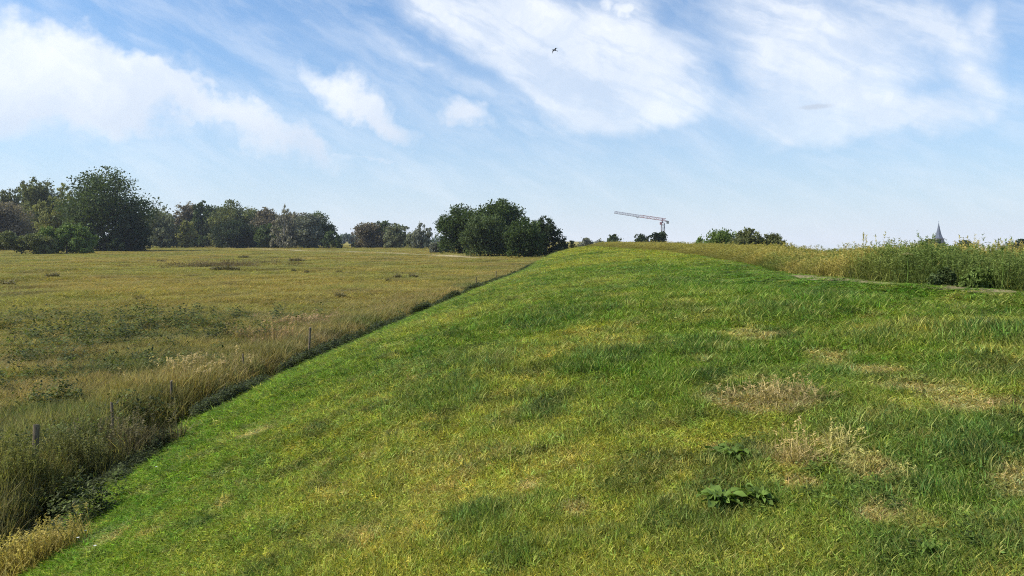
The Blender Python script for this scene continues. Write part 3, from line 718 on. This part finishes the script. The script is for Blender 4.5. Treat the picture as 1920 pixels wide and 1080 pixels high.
T(78, 165, 338, 225, 'plume', 'yellow', 'yellowish lit willow on the left flank of the tallest tree', group=GL, name='willow_tree')  # sunlit left flank of the clump put into yellowish leaf colour
T(118, 274, 316, 215, 'round', 'dark', 'tallest and broadest dark tree at the left', group=GL, seed=5, dens=1.1)
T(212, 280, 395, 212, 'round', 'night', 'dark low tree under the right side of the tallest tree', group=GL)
T(-30, 110, 424, 166, 'bush', 'olive', 'low sprawling willow bush at the left edge of the meadow', 'bush', GL, 'willow_bush')
T(60, 190, 413, 172, 'bush', 'green', 'sprawling green bush right of the low willow bush', 'bush', GL, 'willow_bush')
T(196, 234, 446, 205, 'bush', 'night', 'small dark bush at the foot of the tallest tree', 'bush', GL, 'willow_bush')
T(272, 332, 384, 300, 'plume', 'willow', 'pale grey-green willow just right of the tallest tree', group=GL, name='willow_tree')
T(326, 380, 378, 330, 'round', 'brown', 'brownish tree behind the small yellow-green bush tree', group=GL)
T(362, 398, 369, 325, 'plume', 'dark', 'narrow dark top tree of the left row', group=GL, name='poplar_tree')
T(328, 366, 411, 300, 'round', 'yellow', 'small rounded yellow-green bush tree at the meadow edge', group=GL)
T(392, 474, 377, 325, 'round', 'olive', 'broad tree with a pale top, mid row', group=GL, name='willow_tree')
T(398, 478, 412, 300, 'round', 'night', 'dark round tree in front of the broad mid row tree', group=GL)
T(466, 532, 389, 322, 'round', 'brown', 'brown tinged tree left of the thin pale tree', group=GL, name='willow_tree')
T(478, 528, 420, 296, 'round', 'dark', 'dark low tree under the brown tinged one', group=GL)
T(514, 552, 384, 285, 'plume', 'pale', 'thin pale greyish tree standing up in the row', group=GL, name='birch_tree', bark=M_pale, dens=.55)
T(536, 604, 400, 290, 'round', 'grey', 'grey-green round tree right of the thin pale tree', group=GL)
T(560, 630, 397, 300, 'round', 'oak', 'dark rounded tree ending the left row', group=GL)
T(596, 640, 430, 280, 'bush', 'dark', 'dark low bush at the right end of the left row', 'bush', GL, 'bramble_bush')
T(658, 722, 417, 300, 'round', 'brown', 'brownish round tree left in the middle group', group='middle group of grey trees')
T(680, 742, 415, 305, 'round', 'dark', 'dark flat topped tree in the middle group', group='middle group of grey trees')
T(716, 766, 419, 292, 'round', 'willow', 'pale grey-green tree right in the middle group', group='middle group of grey trees')
T(762, 788, 430, 285, 'plume', 'willow', 'short pale willow between the middle group and the oaks', group='middle group of grey trees', name='willow_tree')
T(772, 808, 415, 275, 'plume', 'grey', 'slender grey willow standing alone left of the dark oaks', group='middle group of grey trees', name='willow_tree')
T(806, 842, 448, 190, 'bush', 'grey', 'small grey bush at the left foot of the dark oaks', 'bush', GC, 'willow_bush')
T(820, 905, 384, 168, 'round', 'oak', 'left oak of the dark group with a ragged top', group=GC, name='oak_tree')
T(886, 990, 374, 160, 'round', 'oak', 'tallest oak in the middle of the dark group', group=GC, name='oak_tree')
T(868, 962, 402, 146, 'round', 'dark', 'rounded oak in front of the tallest oak, slightly lighter green', group=GC, name='oak_tree')
T(948, 1020, 408, 134, 'round', 'oak', 'front oak at the right of the dark group, above the end of the ditch', group=GC, name='oak_tree')
T(992, 1056, 405, 142, 'round', 'night', 'darkest oak at the right end of the group', group=GC, name='oak_tree')
T(1040, 1088, 446, 150, 'bush', 'night', 'low dark hedge bush right of the oak group, behind the dike', 'bush', GC, 'hedge_bush')
T(1742, 1800, 499, 12.6, 'bush', 'dark', 'dark bramble bush among the weeds on the right crest, left of its larger neighbour', 'bush', 'brambles on the crest', 'bramble_bush')
T(1800, 1880, 497, 12.2, 'bush', 'green', 'larger green bramble bush among the weeds near the right edge', 'bush', 'brambles on the crest', 'bramble_bush')
T(1590, 1650, 494, 15.5, 'bush', 'brown', 'brownish low bramble in the weeds under the small dark hump', 'bush', 'brambles on the crest', 'bramble_bush')
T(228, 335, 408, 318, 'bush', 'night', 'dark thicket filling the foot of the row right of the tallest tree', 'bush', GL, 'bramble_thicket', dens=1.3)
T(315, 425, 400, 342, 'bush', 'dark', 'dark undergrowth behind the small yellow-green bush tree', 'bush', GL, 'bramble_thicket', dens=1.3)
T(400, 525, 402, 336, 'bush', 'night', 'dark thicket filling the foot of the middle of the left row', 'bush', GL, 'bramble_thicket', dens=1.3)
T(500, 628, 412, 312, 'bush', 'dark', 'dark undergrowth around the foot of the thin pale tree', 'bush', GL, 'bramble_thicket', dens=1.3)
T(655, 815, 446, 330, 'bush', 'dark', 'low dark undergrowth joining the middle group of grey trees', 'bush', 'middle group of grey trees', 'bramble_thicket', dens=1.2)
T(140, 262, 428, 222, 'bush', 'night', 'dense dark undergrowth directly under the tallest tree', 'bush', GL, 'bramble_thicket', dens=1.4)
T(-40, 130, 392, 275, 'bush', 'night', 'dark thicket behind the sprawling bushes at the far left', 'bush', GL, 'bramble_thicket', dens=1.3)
T(266, 330, 392, 352, 'round', 'olive', 'olive tree in the back of the row, next to the pale grey-green willow', group=GL)
T(372, 440, 385, 356, 'round', 'dark', 'dark tree at the back, between the narrow top tree and the broad one', group=GL)
T(440, 505, 391, 352, 'round', 'olive', 'olive tree at the back, between the broad mid row tree and the brown tinged one', group=GL)
T(498, 580, 400, 348, 'round', 'brown', 'brownish tree at the back, behind the thin pale tree', group=GL)
T(20, 110, 350, 290, 'round', 'dark', 'dark tree at the back of the left edge group, left of the tallest tree', group=GL)
# far line beyond
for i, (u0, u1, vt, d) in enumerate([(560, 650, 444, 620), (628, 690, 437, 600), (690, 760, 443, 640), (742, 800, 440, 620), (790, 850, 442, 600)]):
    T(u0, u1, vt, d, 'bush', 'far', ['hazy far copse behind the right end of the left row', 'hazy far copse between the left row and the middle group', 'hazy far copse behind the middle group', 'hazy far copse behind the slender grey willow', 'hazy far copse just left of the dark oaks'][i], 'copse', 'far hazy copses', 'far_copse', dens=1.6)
T(1082, 1142, 441, 260, 'bush', 'grey', 'grey-olive tree mass over the left end of the dike crest', group=GR)
T(1134, 1168, 440, 280, 'round', 'dark', 'small round blue-green tree right of the grey-olive mass', group=GR)
T(1190, 1218, 438, 210, 'round', 'night', 'left one of the two round black trees below the crane', group=GR, dens=2)
T(1218, 1252, 434, 210, 'round', 'night', 'right one of the two round black trees below the crane mast', group=GR, dens=2)
T(1282, 1330, 438, 110, 'bush', 'green', 'left low part of the green shrub row over the crest', 'bush', GR, 'hawthorn_bush', dens=1.4)
T(1308, 1390, 429, 105, 'round', 'green', 'broad middle shrub of the green row over the crest', 'bush', GR, 'hawthorn_bush', dens=1.3)
T(1366, 1424, 427, 100, 'round', 'olive', 'tallest spiky shrub of the green row over the crest', 'bush', GR, 'hawthorn_bush', dens=1.3)
T(1412, 1470, 433, 100, 'round', 'olive', 'separate shrub at the right end of the green row', 'bush', GR, 'hawthorn_bush', dens=1.3)
T(1455, 1518, 450, 120, 'bush', 'dark', 'very low dark bush right of the green shrub row', 'bush', GR, 'hedge_bush')
T(1580, 1625, 463, 160, 'bush', 'dark', 'small dark hump of bush left along the right horizon', 'bush', GR, 'hedge_bush')
T(1672, 1706, 458, 180, 'bush', 'dark', 'small dark bush midway between the hump and the church', 'bush', GR, 'hedge_bush')
T(1722, 1772, 449, 260, 'round', 'dark', 'dark tree at the left foot of the church spire', group=GR, dens=1.6)
T(1786, 1826, 451, 260, 'round', 'dark', 'dark tree right of the church spire', group=GR, dens=1.6)
T(1884, 1960, 449, 200, 'round', 'night', 'dark tree at the right edge of the picture', group=GR, dens=1.6)
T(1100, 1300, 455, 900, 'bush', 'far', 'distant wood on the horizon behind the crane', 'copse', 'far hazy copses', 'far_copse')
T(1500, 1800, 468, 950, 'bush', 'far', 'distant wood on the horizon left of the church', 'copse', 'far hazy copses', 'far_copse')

# ---------------------------------------------------------------- tower crane
def crane():
    d = 420.; X0 = at(1243, d); zt = zz(414, d); zb = float(height(X0, d, False)); zt -= zb; e = empty('tower_crane', (X0, d, zb), 'grey and red tower crane with a long jib pointing left above the dark trees', 'crane')
    def lattice(p0, p1, w, h, n, rad, updir=(0, 0, 1)):
        p0, p1 = np.array(p0, float), np.array(p1, float); ax = (p1 - p0) / np.linalg.norm(p1 - p0); up = np.array(updir, float); up -= ax * up.dot(ax); up /= np.linalg.norm(up); sd_ = np.cross(ax, up)
        ch = [sd_ * w / 2, -sd_ * w / 2, up * h] if w != h else [sd_ * w / 2 + up * w / 2, sd_ * w / 2 - up * w / 2, -sd_ * w / 2 - up * w / 2, -sd_ * w / 2 + up * w / 2]
        P = [([p0 + c, p1 + c], [rad, rad]) for c in ch]
        for i in range(n):
            a, b = p0 + (p1 - p0) * i / n, p0 + (p1 - p0) * (i + 1) / n
            for k in range(len(ch)): P.append(([a + ch[k], b + ch[(k + 1) % len(ch)]], [rad * .6] * 2)); P.append(([b + ch[k], b + ch[(k + 1) % len(ch)]], [rad * .5] * 2))
        return tubes(P, 4)
    V, f = lattice((0, 0, 0), (0, 0, zt - 1.2), 1.7, 1.7, 9, .13, (1, 0, 0)); mesh_np('mast', V, f, M_grey, e)
    dj = at(1152, d) - X0; rise = zz(398, d) - zz(412, d)
    V, f = lattice((-13, 0, zt + rise * 13 / -dj), (dj, 0, zt + rise), 1.1, 1.2, 16, .10); jib = mesh_np('jib', V, f, M_grey, e)
    V, f = lattice((1.5, 0, zt - .1), (-13, 0, zt + rise * 13 / -dj), 1.2, 1.3, 7, .13); mesh_np('jib_root', V, f, M_redp, e)
    V, f = tubes([([(1.0, 0, zt), (3.0, 0, zt - .3)], [.4, .35]), ([(-.3, 0, zt - 1.3), (-.3, 0, zt + 1.2)], [.55, .35])], 6); mesh_np('slewing_head', V, f, M_grey, e)
    V, f = boxes([((2.7, 0, zt - .9), (1.1, 1.6, 1.5), 0)]); mesh_np('counterweight', V, f, M_conc, e)
    V, f = boxes([((-1.3, -.9, zt - 1.5), (1.2, 1.1, 1.5), 0)]); mesh_np('cab', V, f, M_redp, e)
    xh = dj * .52; zh = zt + rise * .52; V, f = tubes([([(xh, 0, zh), (xh, 0, zh - 1.4)], [.06, .06]), ([(xh - .8, 0, zh - .1), (xh + .8, 0, zh - .1)], [.3, .3])], 6); mesh_np('trolley', V, f, M_grey, e)
crane()

# ---------------------------------------------------------------- church
def church():
    d = 900.; X0 = at(1760, d); k = d / F; zb = float(height(X0, d, False)); e = empty('church', (X0, d, zb), 'grey church spire rising above the weeds at the right', 'church')
    zt = zz(418, d) - zb; ze = zz(447, d) - zb; w = 13.5 * k
    V = [(-w / 2, -w / 2, 0), (w / 2, -w / 2, 0), (w / 2, w / 2, 0), (-w / 2, w / 2, 0)]
    V, f = boxes([((0, 0, ze / 2), (w, w, ze), 0), ((0, 0, ze - .2), (w + .7, w + .7, .5), 0)]); tw = mesh_np('tower', V, f, M_stone, e)
    for sx in (-1.8, 1.8): V, f = boxes([((sx, -w / 2 - .02, ze - 4), (1.2, .25, 3.2), 0)]); mesh_np('belfry_opening', V, f, M_slate, tw)
    V, T_ = [], []
    for rr, z in ((w * .56, ze + .05), (w * .36, ze + 4.2), (w * .17, ze + 11.5), (.14, zt)):
        for j in range(8): a = 6.283 * (j + .5) / 8; V.append((rr * math.cos(a), rr * math.sin(a), z))
    Q = [(8 * i + j, 8 * i + (j + 1) % 8, 8 * i + 8 + (j + 1) % 8, 8 * i + 8 + j) for i in range(3) for j in range(8)]
    sp = mesh_np('spire', np.array(V), [np.array(Q)], M_slate, e)
    V, f = tubes([([(0, 0, zt - .3), (0, 0, zt + 2.6)], [.12, .08]), ([(-.7, 0, zt + 1.7), (.7, 0, zt + 1.7)], [.08, .08])], 6); mesh_np('cross', V, f, M_slate, sp)
    L = 24; V = np.array([(-L, -w / 2, 0), (-w / 2 - .1, -w / 2, 0), (-w / 2 - .1, w / 2, 0), (-L, w / 2, 0), (-L, -w / 2, 5), (-w / 2 - .1, -w / 2, 5), (-w / 2 - .1, w / 2, 5), (-L, w / 2, 5)])
    mesh_np('nave', V, [np.array([(0, 1, 5, 4), (1, 2, 6, 5), (2, 3, 7, 6), (3, 0, 4, 7)])], M_stone, e)
    V = np.array([(-L - .3, -w / 2 - .4, 4.9), (-w / 2 - .1, -w / 2 - .4, 4.9), (-w / 2 - .1, 0, 9), (-L - .3, 0, 9), (-L - .3, w / 2 + .4, 4.9), (-w / 2 - .1, w / 2 + .4, 4.9)])
    mesh_np('nave_roof', V, [np.array([(0, 1, 2, 3), (3, 2, 5, 4)]), np.array([(0, 3, 4), (1, 5, 2)])], M_slate, e)
church()

# ---------------------------------------------------------------- haze
def haze():
    V, f = boxes([((0, 650, 35), (3300, 2100, 200), 0)])
    m = bpy.data.materials.new('haze_air'); m.use_nodes = True; t = NT(m.node_tree); out = t.n('ShaderNodeOutputMaterial')
    v = t.n('ShaderNodeVolumePrincipled'); v.inputs['Color'].default_value = rgb(.80, .88, 1.0); v.inputs['Density'].default_value = .00013; v.inputs['Anisotropy'].default_value = .2
    t.l(v.outputs[0], out.inputs['Volume']); o = mesh_np('haze', V, f, m); tag(o, 'thin pale air over the meadow', kind='stuff')
haze()

# ---------------------------------------------------------------- bird
def bird():
    d = 34.; px, pz = at(1040, d), zz(94, d)
    V, Q = [], []; prof = [(-.20, .004), (-.15, .018), (-.08, .040), (0, .050), (.07, .042), (.12, .026), (.15, .027), (.18, .018), (.21, .003)]
    for (yy, rr) in prof:
        for k in range(10): a = 6.283 * k / 10; V.append((rr * math.cos(a), yy, rr * .85 * math.sin(a)))
    for i in range(len(prof) - 1):
        for k in range(10): k2 = (k + 1) % 10; Q.append((10 * i + k, 10 * i + k2, 10 * i + 10 + k2, 10 * i + 10 + k))
    for sg in (-1, 1):           # arched wings, thick at the shoulder
        sec = [(.03, .055, -.06, .012, .016), (.12, .06, -.05, .060, .012), (.22, .05, -.045, .062, .008), (.32, .0, -.06, .015, .005), (.40, -.07, -.09, -.055, .002)]
        b = len(V)
        for (sx, yf, yb, zc, th) in sec: V += [(sg * sx, yf, zc), (sg * sx, (yf + yb) / 2, zc + th), (sg * sx, yb, zc), (sg * sx, (yf + yb) / 2, zc - th)]
        for i in range(4):
            for k in range(4): k2 = (k + 1) % 4; Q.append((b + 4 * i + k, b + 4 * i + k2, b + 4 * i + 4 + k2, b + 4 * i + 4 + k))
    b = len(V); V += [(-.012, -.17, .004), (.012, -.17, .004), (.05, -.27, .002), (-.05, -.27, .002), (-.012, -.17, -.006), (.012, -.17, -.006), (.05, -.27, -.002), (-.05, -.27, -.002)]
    Q += [(b, b + 1, b + 2, b + 3), (b + 7, b + 6, b + 5, b + 4), (b + 2, b + 6, b + 7, b + 3), (b + 1, b + 5, b + 6, b + 2), (b + 3, b + 7, b + 4, b)]
    o = mesh_np('bird', np.array(V) * .62, [np.array(Q)], M_bird, smooth=True); o.location = (px, d, pz); o.rotation_euler = (R(10), R(14), R(120)); tag(o, 'small dark bird flying with arched wings high in the bright clouds', 'bird')
bird()
